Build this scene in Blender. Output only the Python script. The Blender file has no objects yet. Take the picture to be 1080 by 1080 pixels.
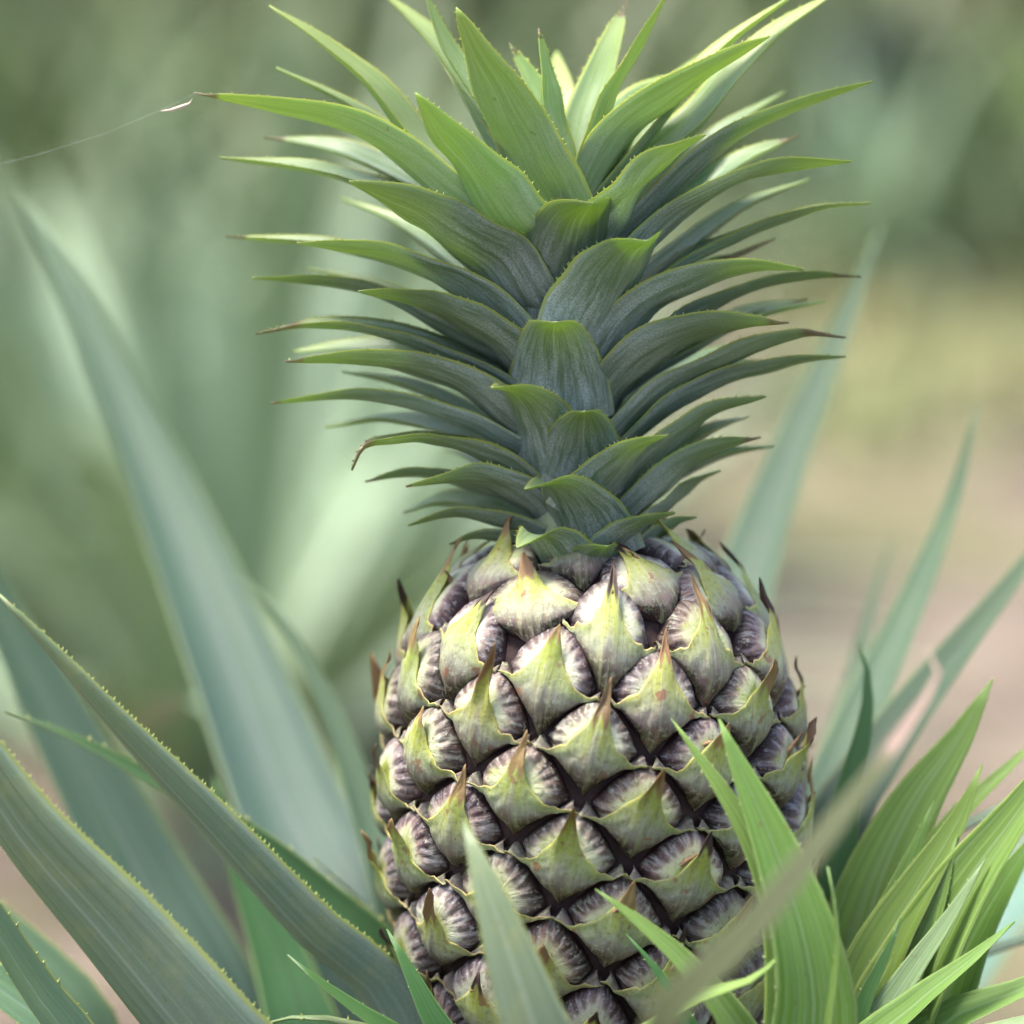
import bpy, math, random
from mathutils import Vector, Matrix, noise
random.seed(7)
scene = bpy.context.scene
C = scene.collection
R = math.radians

# ------------------------------------------------------------------ camera frame
S = 0.25e-3                      # metres per photograph pixel on the subject plane
D = 1.0125                       # distance to the subject plane
PITCH = R(9)
FWD = Vector((0, math.cos(PITCH), -math.sin(PITCH)))
UPV = Vector((0, math.sin(PITCH), math.cos(PITCH)))
RGT = Vector((1, 0, 0))
FOCUS = Vector((0, 0, 0.58))
CAM = FOCUS - FWD * D

def pt(px, py, d=0.0):
    """point seen at photograph pixel px,py; d = pixels nearer to the camera than the subject plane"""
    z = D - d * S
    f = z / D * S
    return CAM + RGT * ((px - 540) * f) + UPV * ((540 - py) * f) + FWD * z

def pm(px, py, dist):
    """the same at a distance in metres"""
    return pt(px, py, (D - dist) / S)

# ------------------------------------------------------------------ object helpers
ORG = {}
def link(o, parent, org):
    C.objects.link(o)
    if parent is not None:
        o.parent = parent
        o.location = org - ORG[parent.name]
    else:
        o.location = org
    ORG[o.name] = org.copy()
    return o

def empty(name, org, label=None, cat=None, group=None):
    o = bpy.data.objects.new(name, None)
    o.empty_display_size = 0.02
    link(o, None, org)
    tag(o, label, cat, group)
    return o

def tag(o, label=None, cat=None, group=None, kind=None):
    if label: o['label'] = label
    if cat: o['category'] = cat
    if group: o['group'] = group
    if kind: o['kind'] = kind
    return o

class Geo:
    def __init__(s):
        s.v, s.f, s.uv, s.mi, s.at = [], [], [], [], []
    def grid(s, P, UV, mi=0, flip=False, at=None):
        """P[i][j] points"""
        b = len(s.v); n = len(P); m = len(P[0])
        for i in range(n):
            for j in range(m):
                s.v.append(P[i][j]); s.uv.append(UV[i][j]); s.at.append(at[i][j] if at else 0.0)
        for i in range(n - 1):
            for j in range(m - 1):
                q = [b + i*m + j, b + i*m + j + 1, b + (i+1)*m + j + 1, b + (i+1)*m + j]
                s.f.append(q[::-1] if flip else q); s.mi.append(mi)
        return b
    def add(s, co, uv=(0, 0), at=0.0):
        s.v.append(co); s.uv.append(uv); s.at.append(at); return len(s.v) - 1
    def face(s, idx, mi=0):
        s.f.append(list(idx)); s.mi.append(mi)
    def build(s, name, mats, parent=None, org=None, smooth=True):
        me = bpy.data.meshes.new(name)
        if org is None:
            org = sum(s.v, Vector()) / len(s.v)
        me.from_pydata([tuple(v - org) for v in s.v], [], s.f)
        for m in mats: me.materials.append(m)
        me.polygons.foreach_set('material_index', s.mi)
        me.polygons.foreach_set('use_smooth', [smooth] * len(s.f))
        l = me.uv_layers.new(name='UVMap')
        vi = [0] * len(me.loops); me.loops.foreach_get('vertex_index', vi)
        flat = []
        for i in vi: flat.extend(s.uv[i])
        l.data.foreach_set('uv', flat)
        a = me.attributes.new('dry', 'FLOAT', 'POINT')
        a.data.foreach_set('value', s.at)
        me.update()
        o = bpy.data.objects.new(name, me)
        return link(o, parent, org)

# ------------------------------------------------------------------ material helpers
def newmat(name):
    m = bpy.data.materials.new(name); m.use_nodes = True
    nt = m.node_tree; nt.nodes.clear()
    return m, nt
class NT:
    def __init__(s, nt): s.nt = nt
    def n(s, t, **k):
        x = s.nt.nodes.new(t)
        for a, b in k.items(): setattr(x, a, b)
        return x
    def l(s, a, b): s.nt.links.new(a, b)
    def math(s, op, a, b=None, c=None, clamp=False):
        x = s.n('ShaderNodeMath', operation=op, use_clamp=clamp)
        for i, v in enumerate((a, b, c)):
            if v is None: continue
            if hasattr(v, 'is_linked'): s.l(v, x.inputs[i])
            else: x.inputs[i].default_value = v
        return x.outputs[0]
    def mix(s, fac, a, b, blend='MIX'):
        x = s.n('ShaderNodeMix', data_type='RGBA', blend_type=blend)
        for i, v in ((0, fac), (6, a), (7, b)):
            if hasattr(v, 'is_linked'): s.l(v, x.inputs[i])
            elif i == 0: x.inputs[0].default_value = v
            else: x.inputs[i].default_value = (*v, 1)
        return x.outputs[2]
    def ramp(s, fac, stops, interp='LINEAR'):
        x = s.n('ShaderNodeValToRGB'); x.color_ramp.interpolation = interp
        e = x.color_ramp.elements
        while len(e) > 1: e.remove(e[0])
        e[0].position = stops[0][0]; e[0].color = col4(stops[0][1])
        for p, c in stops[1:]:
            q = e.new(p); q.color = col4(c)
        s.l(fac, x.inputs[0]); return x.outputs[0]
    def smooth(s, v, lo, hi, a=0.0, b=1.0):
        x = s.n('ShaderNodeMapRange', interpolation_type='SMOOTHSTEP')
        s.l(v, x.inputs[0])
        for i, q in enumerate((lo, hi, a, b)): x.inputs[i+1].default_value = q
        return x.outputs[0]
    def noise(s, vec, scale, detail=3, rough=.5, dist=0.0):
        x = s.n('ShaderNodeTexNoise'); s.l(vec, x.inputs['Vector'])
        x.inputs['Scale'].default_value = scale; x.inputs['Detail'].default_value = detail
        x.inputs['Roughness'].default_value = rough; x.inputs['Distortion'].default_value = dist
        return x.outputs['Fac']
    def mapping(s, vec, scale=(1, 1, 1), loc=None):
        x = s.n('ShaderNodeMapping'); s.l(vec, x.inputs[0]); x.inputs['Scale'].default_value = scale
        if loc is not None: s.l(loc, x.inputs['Location'])
        return x.outputs[0]
def col4(c):
    return (c, c, c, 1) if not hasattr(c, '__len__') else (*c[:3], 1)

def leaf_mat(name, base, mid, tip, edge, stripe=.35, powder=(.42, .47, .44), powder_amt=.35,
             rough=.42, trans=.28, bump=.4, edge_w=.10, mottle=.0, mottle_col=(.45, .42, .12), spec=.45, dryc=(.25, .175, .125)):
    """blade: base > mid > tip along v, pale margins, lengthwise veins, grey scurf, dry ends"""
    m, t = newmat(name); N = NT(t)
    uv = N.n('ShaderNodeUVMap', uv_map='UVMap').outputs[0]
    sep = N.n('ShaderNodeSeparateXYZ'); N.l(uv, sep.inputs[0])
    u, v = sep.outputs[0], sep.outputs[1]
    oi = N.n('ShaderNodeObjectInfo').outputs['Random']
    geo = N.n('ShaderNodeTexCoord').outputs['Object']
    off = N.n('ShaderNodeCombineXYZ'); N.l(N.math('MULTIPLY', oi, 37.0), off.inputs[0]); N.l(N.math('MULTIPLY', oi, 91.0), off.inputs[1])
    nz = N.noise(N.mapping(geo, (1, 1, 1), off.outputs[0]), 45, 4, .6)
    vv = N.math('ADD', v, N.math('MULTIPLY', N.math('SUBTRACT', nz, .5), .28))
    c = N.ramp(vv, [(0.0, base), (.30, [(a*.6+b*.4) for a, b in zip(base, mid)]), (.55, mid), (.80, [(a*.5+b*.5) for a, b in zip(mid, tip)]), (1.0, tip)])
    # lengthwise veins
    st = N.noise(N.mapping(uv, (34, 1.1, 1), off.outputs[0]), 1.0, 4, .65)
    st2 = N.noise(N.mapping(uv, (9, .5, 1), off.outputs[0]), 1.0, 2, .5)
    fv = N.noise(N.mapping(uv, (120, 2.2, 1), off.outputs[0]), 1.0, 3, .6)
    c = N.mix(N.math('MULTIPLY', N.smooth(st, .45, .66), min(1, stripe*1.3)), c, [min(1, x*1.6+.02) for x in mid])
    c = N.mix(N.math('MULTIPLY', N.smooth(fv, .50, .66), stripe), c, powder)
    c = N.mix(N.math('MULTIPLY', N.smooth(fv, .48, .36), stripe), c, [x*.55 for x in mid])
    c = N.mix(N.math('MULTIPLY', N.smooth(st2, .40, .65), stripe*.9), c, [x*.62 for x in mid])
    # grey powder, in patches along the blade
    pz = N.noise(N.mapping(uv, (13, 2.4, 1), off.outputs[0]), 1.0, 6, .72)
    fine = N.noise(geo, 2600, 2, .6)
    pw = N.math('MULTIPLY', N.smooth(pz, .36, .62), N.smooth(v, 1.0, .25, .05, 1))
    pw = N.math('MULTIPLY', pw, N.smooth(fine, .38, .58, .25, 1.0))
    c = N.mix(N.math('MULTIPLY', pw, min(1, powder_amt*1.5)), c, powder)
    if mottle > 0:
        mz = N.noise(N.mapping(geo, (1, 1, 1), off.outputs[0]), 90, 4, .7)
        c = N.mix(N.math('MULTIPLY', N.smooth(mz, .50, .66), mottle), c, mottle_col)
    # pale middle vein
    c = N.mix(N.math('MULTIPLY', N.smooth(N.math('ABSOLUTE', N.math('SUBTRACT', u, .5)), .030, .004), .35), c, powder)
    # margin
    e = N.math('MULTIPLY', N.math('ABSOLUTE', N.math('SUBTRACT', u, .5)), 2.0)
    en = N.math('ADD', e, N.math('MULTIPLY', N.math('SUBTRACT', st, .5), .06))
    em = N.math('MULTIPLY', N.smooth(en, 1-edge_w*1.5, 1-edge_w*.25), N.smooth(v, .0, .35, .25, 1.0))
    c = N.mix(em, c, edge)
    # small brown specks
    sp = N.noise(N.mapping(geo, (1, 1, 1), off.outputs[0]), 420, 2, .5)
    c = N.mix(N.math('MULTIPLY', N.smooth(sp, .70, .76), .5), c, (.16, .10, .045))
    # dry, shrivelled end
    at = N.n('ShaderNodeAttribute', attribute_name='dry').outputs['Fac']
    dc = N.mix(N.smooth(st, .35, .65), dryc, [x*.42 for x in dryc])
    c = N.mix(N.smooth(at, .05, .55), c, dc)
    # variation of the single leaf
    hs = N.n('ShaderNodeHueSaturation'); N.l(c, hs.inputs['Color'])
    N.l(N.math('ADD', .80, N.math('MULTIPLY', oi, .34)), hs.inputs['Value'])
    N.l(N.math('ADD', .488, N.math('MULTIPLY', N.math('FRACT', N.math('MULTIPLY', oi, 7.3)), .024)), hs.inputs['Hue'])
    c = hs.outputs[0]
    p = N.n('ShaderNodeBsdfPrincipled'); N.l(c, p.inputs['Base Color'])
    N.l(N.math('ADD', rough, N.math('MULTIPLY', N.math('SUBTRACT', pz, .5), .35)), p.inputs['Roughness'])
    p.inputs['Specular IOR Level'].default_value = spec
    b = N.n('ShaderNodeBump'); b.inputs['Strength'].default_value = bump; b.inputs['Distance'].default_value = .0006
    hh = N.math('ADD', N.math('MULTIPLY', st, .8), N.math('MULTIPLY', N.noise(geo, 900, 3, .6), .35))
    N.l(hh, b.inputs['Height']); N.l(b.outputs[0], p.inputs['Normal'])
    tr = N.n('ShaderNodeBsdfTranslucent')
    N.l(N.mix(.55, c, (.36, .50, .07)), tr.inputs[0])
    mx = N.n('ShaderNodeMixShader'); mx.inputs[0].default_value = trans
    N.l(p.outputs[0], mx.inputs[1]); N.l(tr.outputs[0], mx.inputs[2])
    o = N.n('ShaderNodeOutputMaterial'); N.l(mx.outputs[0], o.inputs[0])
    return m

M = {}
# crown
M['crown_under'] = leaf_mat('crown_leaf_underside', (0.170, 0.226, 0.204), (0.132, 0.214, 0.120), (0.214, 0.307, 0.076), (0.357, 0.418, 0.085),
                            powder=(.53, .59, .58), powder_amt=.66, trans=.5, edge_w=.05, rough=.36, spec=.6)
M['crown_top'] = leaf_mat('crown_leaf_upper', (0.134, 0.209, 0.160), (0.142, 0.243, 0.116), (0.302, 0.385, 0.101), (0.385, 0.419, 0.116),
                          powder=(0.515, 0.594, 0.571), powder_amt=.66, trans=.5, rough=.3, spec=.7)
M['heart_under'] = leaf_mat('crown_heart_underside', (0.197, 0.311, 0.208), (0.217, 0.374, 0.125), (0.414, 0.540, 0.103), (0.488, 0.550, 0.103),
                            powder=(0.515, 0.594, 0.448), powder_amt=.45, trans=.5, edge_w=.05, rough=.36, spec=.6)
M['heart_top'] = leaf_mat('crown_heart_upper', (0.259, 0.374, 0.178), (0.280, 0.414, 0.146), (0.436, 0.540, 0.125), (0.519, 0.581, 0.146),
                          powder=(0.451, 0.524, 0.433), powder_amt=.4, trans=.5, rough=.3, spec=.7)
# old leaves of the plant
M['old_under'] = leaf_mat('old_leaf_underside', (0.125, 0.188, 0.155), (0.125, 0.191, 0.132), (0.152, 0.205, 0.079), (0.238, 0.277, 0.066),
                          powder=(.35, .41, .37), powder_amt=.6, trans=.15, stripe=.3, mottle=.12, edge_w=.055)
M['old_top'] = leaf_mat('old_leaf_upper', (0.036, 0.086, 0.050), (0.059, 0.125, 0.073), (0.112, 0.178, 0.066), (0.218, 0.264, 0.092),
                        powder=(0.198, 0.264, 0.244), powder_amt=.45, trans=.15, rough=.32, edge_w=.07)
M['blue_top'] = leaf_mat('blue_leaf_upper', (.013, .036, .024), (.026, .064, .044), (.075, .12, .06), (.13, .17, .08),
                         powder=(.125, .155, .145), powder_amt=.42, trans=.14, rough=.55, spec=.18, edge_w=.07)
M['olive_under'] = leaf_mat('olive_leaf_underside', (0.048, 0.062, 0.018), (0.050, 0.064, 0.024), (0.079, 0.092, 0.050), (0.172, 0.185, 0.112),
                            powder=(0.112, 0.132, 0.079), powder_amt=.3, trans=.12, stripe=.25, spec=.12, rough=.7, dryc=(.42, .31, .26))
# young leaves
M['young_top'] = leaf_mat('young_leaf_upper', (0.152, 0.262, 0.012), (0.134, 0.256, 0.027), (0.183, 0.305, 0.061), (0.316, 0.422, 0.132),
                          powder=(0.368, 0.500, 0.316), powder_amt=.5, trans=.36, rough=.38, stripe=.5, edge_w=.06, spec=.28)
M['young_under'] = leaf_mat('young_leaf_underside', (0.151, 0.245, 0.065), (0.166, 0.266, 0.115), (0.194, 0.288, 0.115), (0.288, 0.360, 0.158),
                            powder=(0.331, 0.410, 0.324), powder_amt=.6, trans=.34, stripe=.4, edge_w=.06)
M['deep_top'] = leaf_mat('deep_green_leaf_upper', (0.029, 0.094, 0.022), (0.036, 0.119, 0.029), (0.065, 0.158, 0.043), (0.173, 0.288, 0.086),
                         powder=(0.144, 0.259, 0.115), powder_amt=.3, trans=.3, rough=.33, stripe=.4, edge_w=.05)

M['dark_top'] = leaf_mat('dark_leaf_upper', (.008, .035, .012), (.013, .052, .020), (.05, .11, .035), (.17, .23, .08),
                         powder=(.05, .10, .06), powder_amt=.3, trans=.08, rough=.5, spec=.2, stripe=.3, edge_w=.05)  # darker, less translucent version of the deep green blade

def simple_mat(name, cols, scale=40, rough=.7, bump=.3, bscale=None, dist=.001, spec=.3):
    m, t = newmat(name); N = NT(t)
    g = N.n('ShaderNodeTexCoord').outputs['Object']
    z = N.noise(g, scale, 5, .62)
    c = N.ramp(z, [(.30 + .4*i/(len(cols)-1), k) for i, k in enumerate(cols)])
    p = N.n('ShaderNodeBsdfPrincipled'); N.l(c, p.inputs['Base Color']); p.inputs['Roughness'].default_value = rough
    p.inputs['Specular IOR Level'].default_value = spec
    b = N.n('ShaderNodeBump'); b.inputs['Strength'].default_value = bump; b.inputs['Distance'].default_value = dist
    N.l(N.noise(g, bscale or scale*4, 4, .6), b.inputs['Height']); N.l(b.outputs[0], p.inputs['Normal'])
    o = N.n('ShaderNodeOutputMaterial'); N.l(p.outputs[0], o.inputs[0])
    return m
M['core'] = simple_mat('fruit_groove', [(.010, .005, .005), (.022, .010, .010), (.045, .025, .02)], 160, .8)
M['flower'] = simple_mat('dried_flower_remains', [(.06, .03, .02), (.20, .11, .06), (.42, .30, .18)], 300, .8)
M['stem'] = simple_mat('stalk_skin', [(.16, .20, .11), (.24, .28, .16), (.30, .30, .19)], 90, .6)
M['dry'] = simple_mat('dry_leaf', [(.42, .30, .24), (.58, .45, .38), (.70, .60, .52)], 120, .7)
M['bark'] = simple_mat('bark', [(.05, .04, .03), (.10, .08, .06), (.16, .13, .10)], 12, .9)
M['web'] = simple_mat('spider_silk', [(.7, .7, .7), (.8, .8, .8)], 50, .35, .05)

# fruitlet dome: uv = cell coordinates (0..1 over the diamond), dome radius from the attribute
def dome_material():
    m, t = newmat('fruitlet_skin'); N = NT(t)
    uv = N.n('ShaderNodeUVMap', uv_map='UVMap').outputs[0]
    sep = N.n('ShaderNodeSeparateXYZ'); N.l(uv, sep.inputs[0])
    x = N.math('SUBTRACT', sep.outputs[0], .5); y = N.math('SUBTRACT', sep.outputs[1], .46)
    ang = N.math('ARCTAN2', y, x)
    r = N.n('ShaderNodeAttribute', attribute_name='dry').outputs['Fac']
    oi = N.n('ShaderNodeObjectInfo').outputs['Random']
    geo = N.n('ShaderNodeTexCoord').outputs['Object']
    o1 = N.n('ShaderNodeCombineXYZ'); N.l(N.math('MULTIPLY', oi, 53.0), o1.inputs[0]); N.l(N.math('MULTIPLY', oi, 17.0), o1.inputs[2])
    gz = N.mapping(geo, (1, 1, 1), o1.outputs[0])
    big = N.noise(gz, 130, 4, .6)
    fine = N.noise(gz, 700, 4, .65)
    pol = N.n('ShaderNodeCombineXYZ'); N.l(N.math('MULTIPLY', ang, 6.5), pol.inputs[0]); N.l(N.math('MULTIPLY', r, 1.6), pol.inputs[1]); N.l(N.math('MULTIPLY', oi, 40.0), pol.inputs[2])
    ray = N.noise(pol.outputs[0], 1.0, 4, .6)
    rr = N.math('ADD', r, N.math('MULTIPLY', N.math('SUBTRACT', big, .5), .35))
    rr = N.math('ADD', rr, N.math('MULTIPLY', N.math('SUBTRACT', oi, .5), .12))
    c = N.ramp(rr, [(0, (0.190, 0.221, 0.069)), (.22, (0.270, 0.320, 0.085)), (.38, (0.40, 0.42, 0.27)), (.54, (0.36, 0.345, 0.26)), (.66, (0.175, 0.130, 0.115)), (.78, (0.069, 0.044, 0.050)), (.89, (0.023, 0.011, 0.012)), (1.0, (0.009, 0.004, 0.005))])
    seg = N.math('SINE', N.math('ADD', N.math('MULTIPLY', ang, 21.0), N.math('MULTIPLY', big, 9.0)))
    band = N.math('MULTIPLY', N.smooth(r, .56, .70), N.smooth(r, .92, .84))
    c = N.mix(N.math('MULTIPLY', N.smooth(seg, -.1, .9), N.math('MULTIPLY', band, .5)), c, (.045, .025, .028))
    c = N.mix(N.math('MULTIPLY', N.smooth(seg, -.5, -1.0), N.math('MULTIPLY', band, .35)), c, (.28, .25, .26))
    c = N.mix(N.math('MULTIPLY', N.smooth(ray, .50, .68), N.smooth(r, .40, .8, .05, .45)), c, (.13, .105, .09))
    c = N.mix(N.math('MULTIPLY', N.smooth(ray, .50, .32), N.smooth(r, .3, .6, .0, .42)), c, (.40, .40, .38))
    # pale waxy flecks and brown scars
    c = N.mix(N.math('MULTIPLY', N.smooth(fine, .56, .66), .40), c, (.43, .43, .41))
    c = N.mix(N.math('MULTIPLY', N.smooth(fine, .44, .32), .75), c, (.15, .10, .08))
    c = N.mix(N.math('MULTIPLY', N.smooth(big, .56, .68), N.smooth(r, .85, .5, 0, .65)), c, (.33, .37, .14))
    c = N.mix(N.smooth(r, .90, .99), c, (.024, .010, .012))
    hs = N.n('ShaderNodeHueSaturation'); N.l(c, hs.inputs['Color'])
    N.l(N.math('ADD', .74, N.math('MULTIPLY', N.math('FRACT', N.math('MULTIPLY', oi, 9.7)), .45)), hs.inputs['Value'])
    N.l(N.math('ADD', .75, N.math('MULTIPLY', N.math('FRACT', N.math('MULTIPLY', oi, 3.9)), .6)), hs.inputs['Saturation'])
    c = N.mix(N.math('MULTIPLY', N.smooth(N.math('FRACT', N.math('MULTIPLY', oi, 17.3)), .35, .9), .45), hs.outputs[0], N.mix(1.0, hs.outputs[0], (.86, .92, .55), 'MULTIPLY'))
    p = N.n('ShaderNodeBsdfPrincipled'); N.l(c, p.inputs['Base Color']); p.inputs['Roughness'].default_value = .52
    p.inputs['Specular IOR Level'].default_value = .35
    b = N.n('ShaderNodeBump'); b.inputs['Strength'].default_value = .7; b.inputs['Distance'].default_value = .0007
    N.l(N.math('ADD', N.math('ADD', N.math('MULTIPLY', ray, .8), N.math('ADD', N.math('MULTIPLY', fine, .5), N.math('MULTIPLY', N.math('MULTIPLY', seg, band), -.35))), N.math('MULTIPLY', big, .6)), b.inputs['Height'])
    N.l(b.outputs[0], p.inputs['Normal'])
    o = N.n('ShaderNodeOutputMaterial'); N.l(p.outputs[0], o.inputs[0])
    return m
M['dome'] = dome_material()

def bract_material():
    m, t = newmat('bract_skin'); N = NT(t)
    uv = N.n('ShaderNodeUVMap', uv_map='UVMap').outputs[0]
    sep = N.n('ShaderNodeSeparateXYZ'); N.l(uv, sep.inputs[0])
    u, v = sep.outputs[0], sep.outputs[1]
    oi = N.n('ShaderNodeObjectInfo').outputs['Random']
    geo = N.n('ShaderNodeTexCoord').outputs['Object']
    o1 = N.n('ShaderNodeCombineXYZ'); N.l(N.math('MULTIPLY', oi, 53.0), o1.inputs[0]); N.l(N.math('MULTIPLY', oi, 29.0), o1.inputs[1])
    gz = N.mapping(geo, (1, 1, 1), o1.outputs[0])
    big = N.noise(gz, 140, 4, .62); fine = N.noise(gz, 800, 3, .6)
    st = N.noise(N.mapping(uv, (26, 1.6, 1), o1.outputs[0]), 1.0, 4, .6)
    e = N.math('MULTIPLY', N.math('ABSOLUTE', N.math('SUBTRACT', u, .5)), 2.0)
    vv = N.math('ADD', v, N.math('MULTIPLY', N.math('SUBTRACT', big, .5), .45))
    c = N.ramp(vv, [(0, (.014, .006, .007)), (.10, (.045, .024, .024)), (.22, (.135, .105, .095)), (.40, (.255, .26, .205)), (.65, (.27, .30, .155)), (.85, (.28, .32, .11)), (1, (.32, .32, .10))])
    # purple-grey shoulders, yellow-green keel
    c = N.mix(N.math('MULTIPLY', N.math('MULTIPLY', N.smooth(e, .18, .75), N.smooth(v, .85, .25)), 0.55), c, (.20, .165, .155))
    keel = N.math('MAXIMUM', N.math('MULTIPLY', N.smooth(e, .26, .03), N.smooth(vv, .30, .72)), N.smooth(vv, .88, 1.0))
    c = N.mix(N.math('MULTIPLY', keel, .92), c, (.32, .36, .035))
    c = N.mix(N.math('MULTIPLY', N.smooth(st, .45, .66), .5), c, (.36, .39, .19))
    c = N.mix(N.math('MULTIPLY', N.smooth(st, .46, .32), .7), c, (.20, .17, .09))
    c = N.mix(N.math('MULTIPLY', N.smooth(fine, .54, .64), .5), c, (.36, .38, .24))
    c = N.mix(N.math('MULTIPLY', N.smooth(fine, .44, .34), .55), c, (.17, .14, .08))
    c = N.mix(N.math('MULTIPLY', N.math('MULTIPLY', N.smooth(big, .52, .66), N.smooth(v, .75, .2)), .6), c, (.22, .15, .14))
    sc = N.noise(gz, 210, 3, .6)
    c = N.mix(N.math('MULTIPLY', N.smooth(sc, .63, .69), .8), c, (.22, .10, .055))
    # dry papery margin, dark tip
    c = N.mix(N.math('MULTIPLY', N.smooth(v, .90, 1.0), N.smooth(e, .25, .7, .2, .9)), c, (.55, .42, .20))
    at = N.n('ShaderNodeAttribute', attribute_name='dry').outputs['Fac']
    dk = N.mix(N.smooth(N.math('FRACT', N.math('MULTIPLY', oi, 13.7)), .35, .6), (.040, .022, .018), (.24, .15, .065))
    c = N.mix(N.smooth(at, .25, .8), c, dk)
    hs = N.n('ShaderNodeHueSaturation'); N.l(c, hs.inputs['Color'])
    N.l(N.math('ADD', .485, N.math('MULTIPLY', N.math('FRACT', N.math('MULTIPLY', oi, 5.1)), .03)), hs.inputs['Hue'])
    N.l(N.math('ADD', .82, N.math('MULTIPLY', N.math('FRACT', N.math('MULTIPLY', oi, 9.7)), .3)), hs.inputs['Value'])
    p = N.n('ShaderNodeBsdfPrincipled'); N.l(hs.outputs[0], p.inputs['Base Color']); p.inputs['Roughness'].default_value = .55
    p.inputs['Specular IOR Level'].default_value = .35
    b = N.n('ShaderNodeBump'); b.inputs['Strength'].default_value = .6; b.inputs['Distance'].default_value = .0006
    N.l(N.math('ADD', N.math('MULTIPLY', st, 1.0), N.math('MULTIPLY', fine, .5)), b.inputs['Height']); N.l(b.outputs[0], p.inputs['Normal'])
    tr = N.n('ShaderNodeBsdfTranslucent'); N.l(N.mix(.5, hs.outputs[0], (.6, .55, .12)), tr.inputs[0])
    mx = N.n('ShaderNodeMixShader'); mx.inputs[0].default_value = .15
    N.l(p.outputs[0], mx.inputs[1]); N.l(tr.outputs[0], mx.inputs[2])
    o = N.n('ShaderNodeOutputMaterial'); N.l(mx.outputs[0], o.inputs[0])
    return m
M['bract'] = bract_material()

# ------------------------------------------------------------------ curves and blades
def catmull(P, t):
    """point on a Catmull-Rom line through P, by chord length, t 0..1"""
    L = [0.0]
    for a, b in zip(P, P[1:]): L.append(L[-1] + (b - a).length)
    x = t * L[-1]
    i = 0
    while i < len(P) - 2 and x > L[i+1]: i += 1
    seg = L[i+1] - L[i]
    f = (x - L[i]) / seg if seg > 0 else 0
    p1, p2 = P[i], P[i+1]
    m1 = (P[i+1] - P[i-1]) / (L[i+1] - L[i-1]) if i > 0 else (p2 - p1) / seg
    m2 = (P[i+2] - P[i]) / (L[i+2] - L[i]) if i < len(P) - 2 else (p2 - p1) / seg
    m1 = m1 * seg; m2 = m2 * seg
    f2, f3 = f*f, f*f*f
    return p1*(2*f3-3*f2+1) + m1*(f3-2*f2+f) + p2*(-2*f3+3*f2) + m2*(f3-f2)

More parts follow.
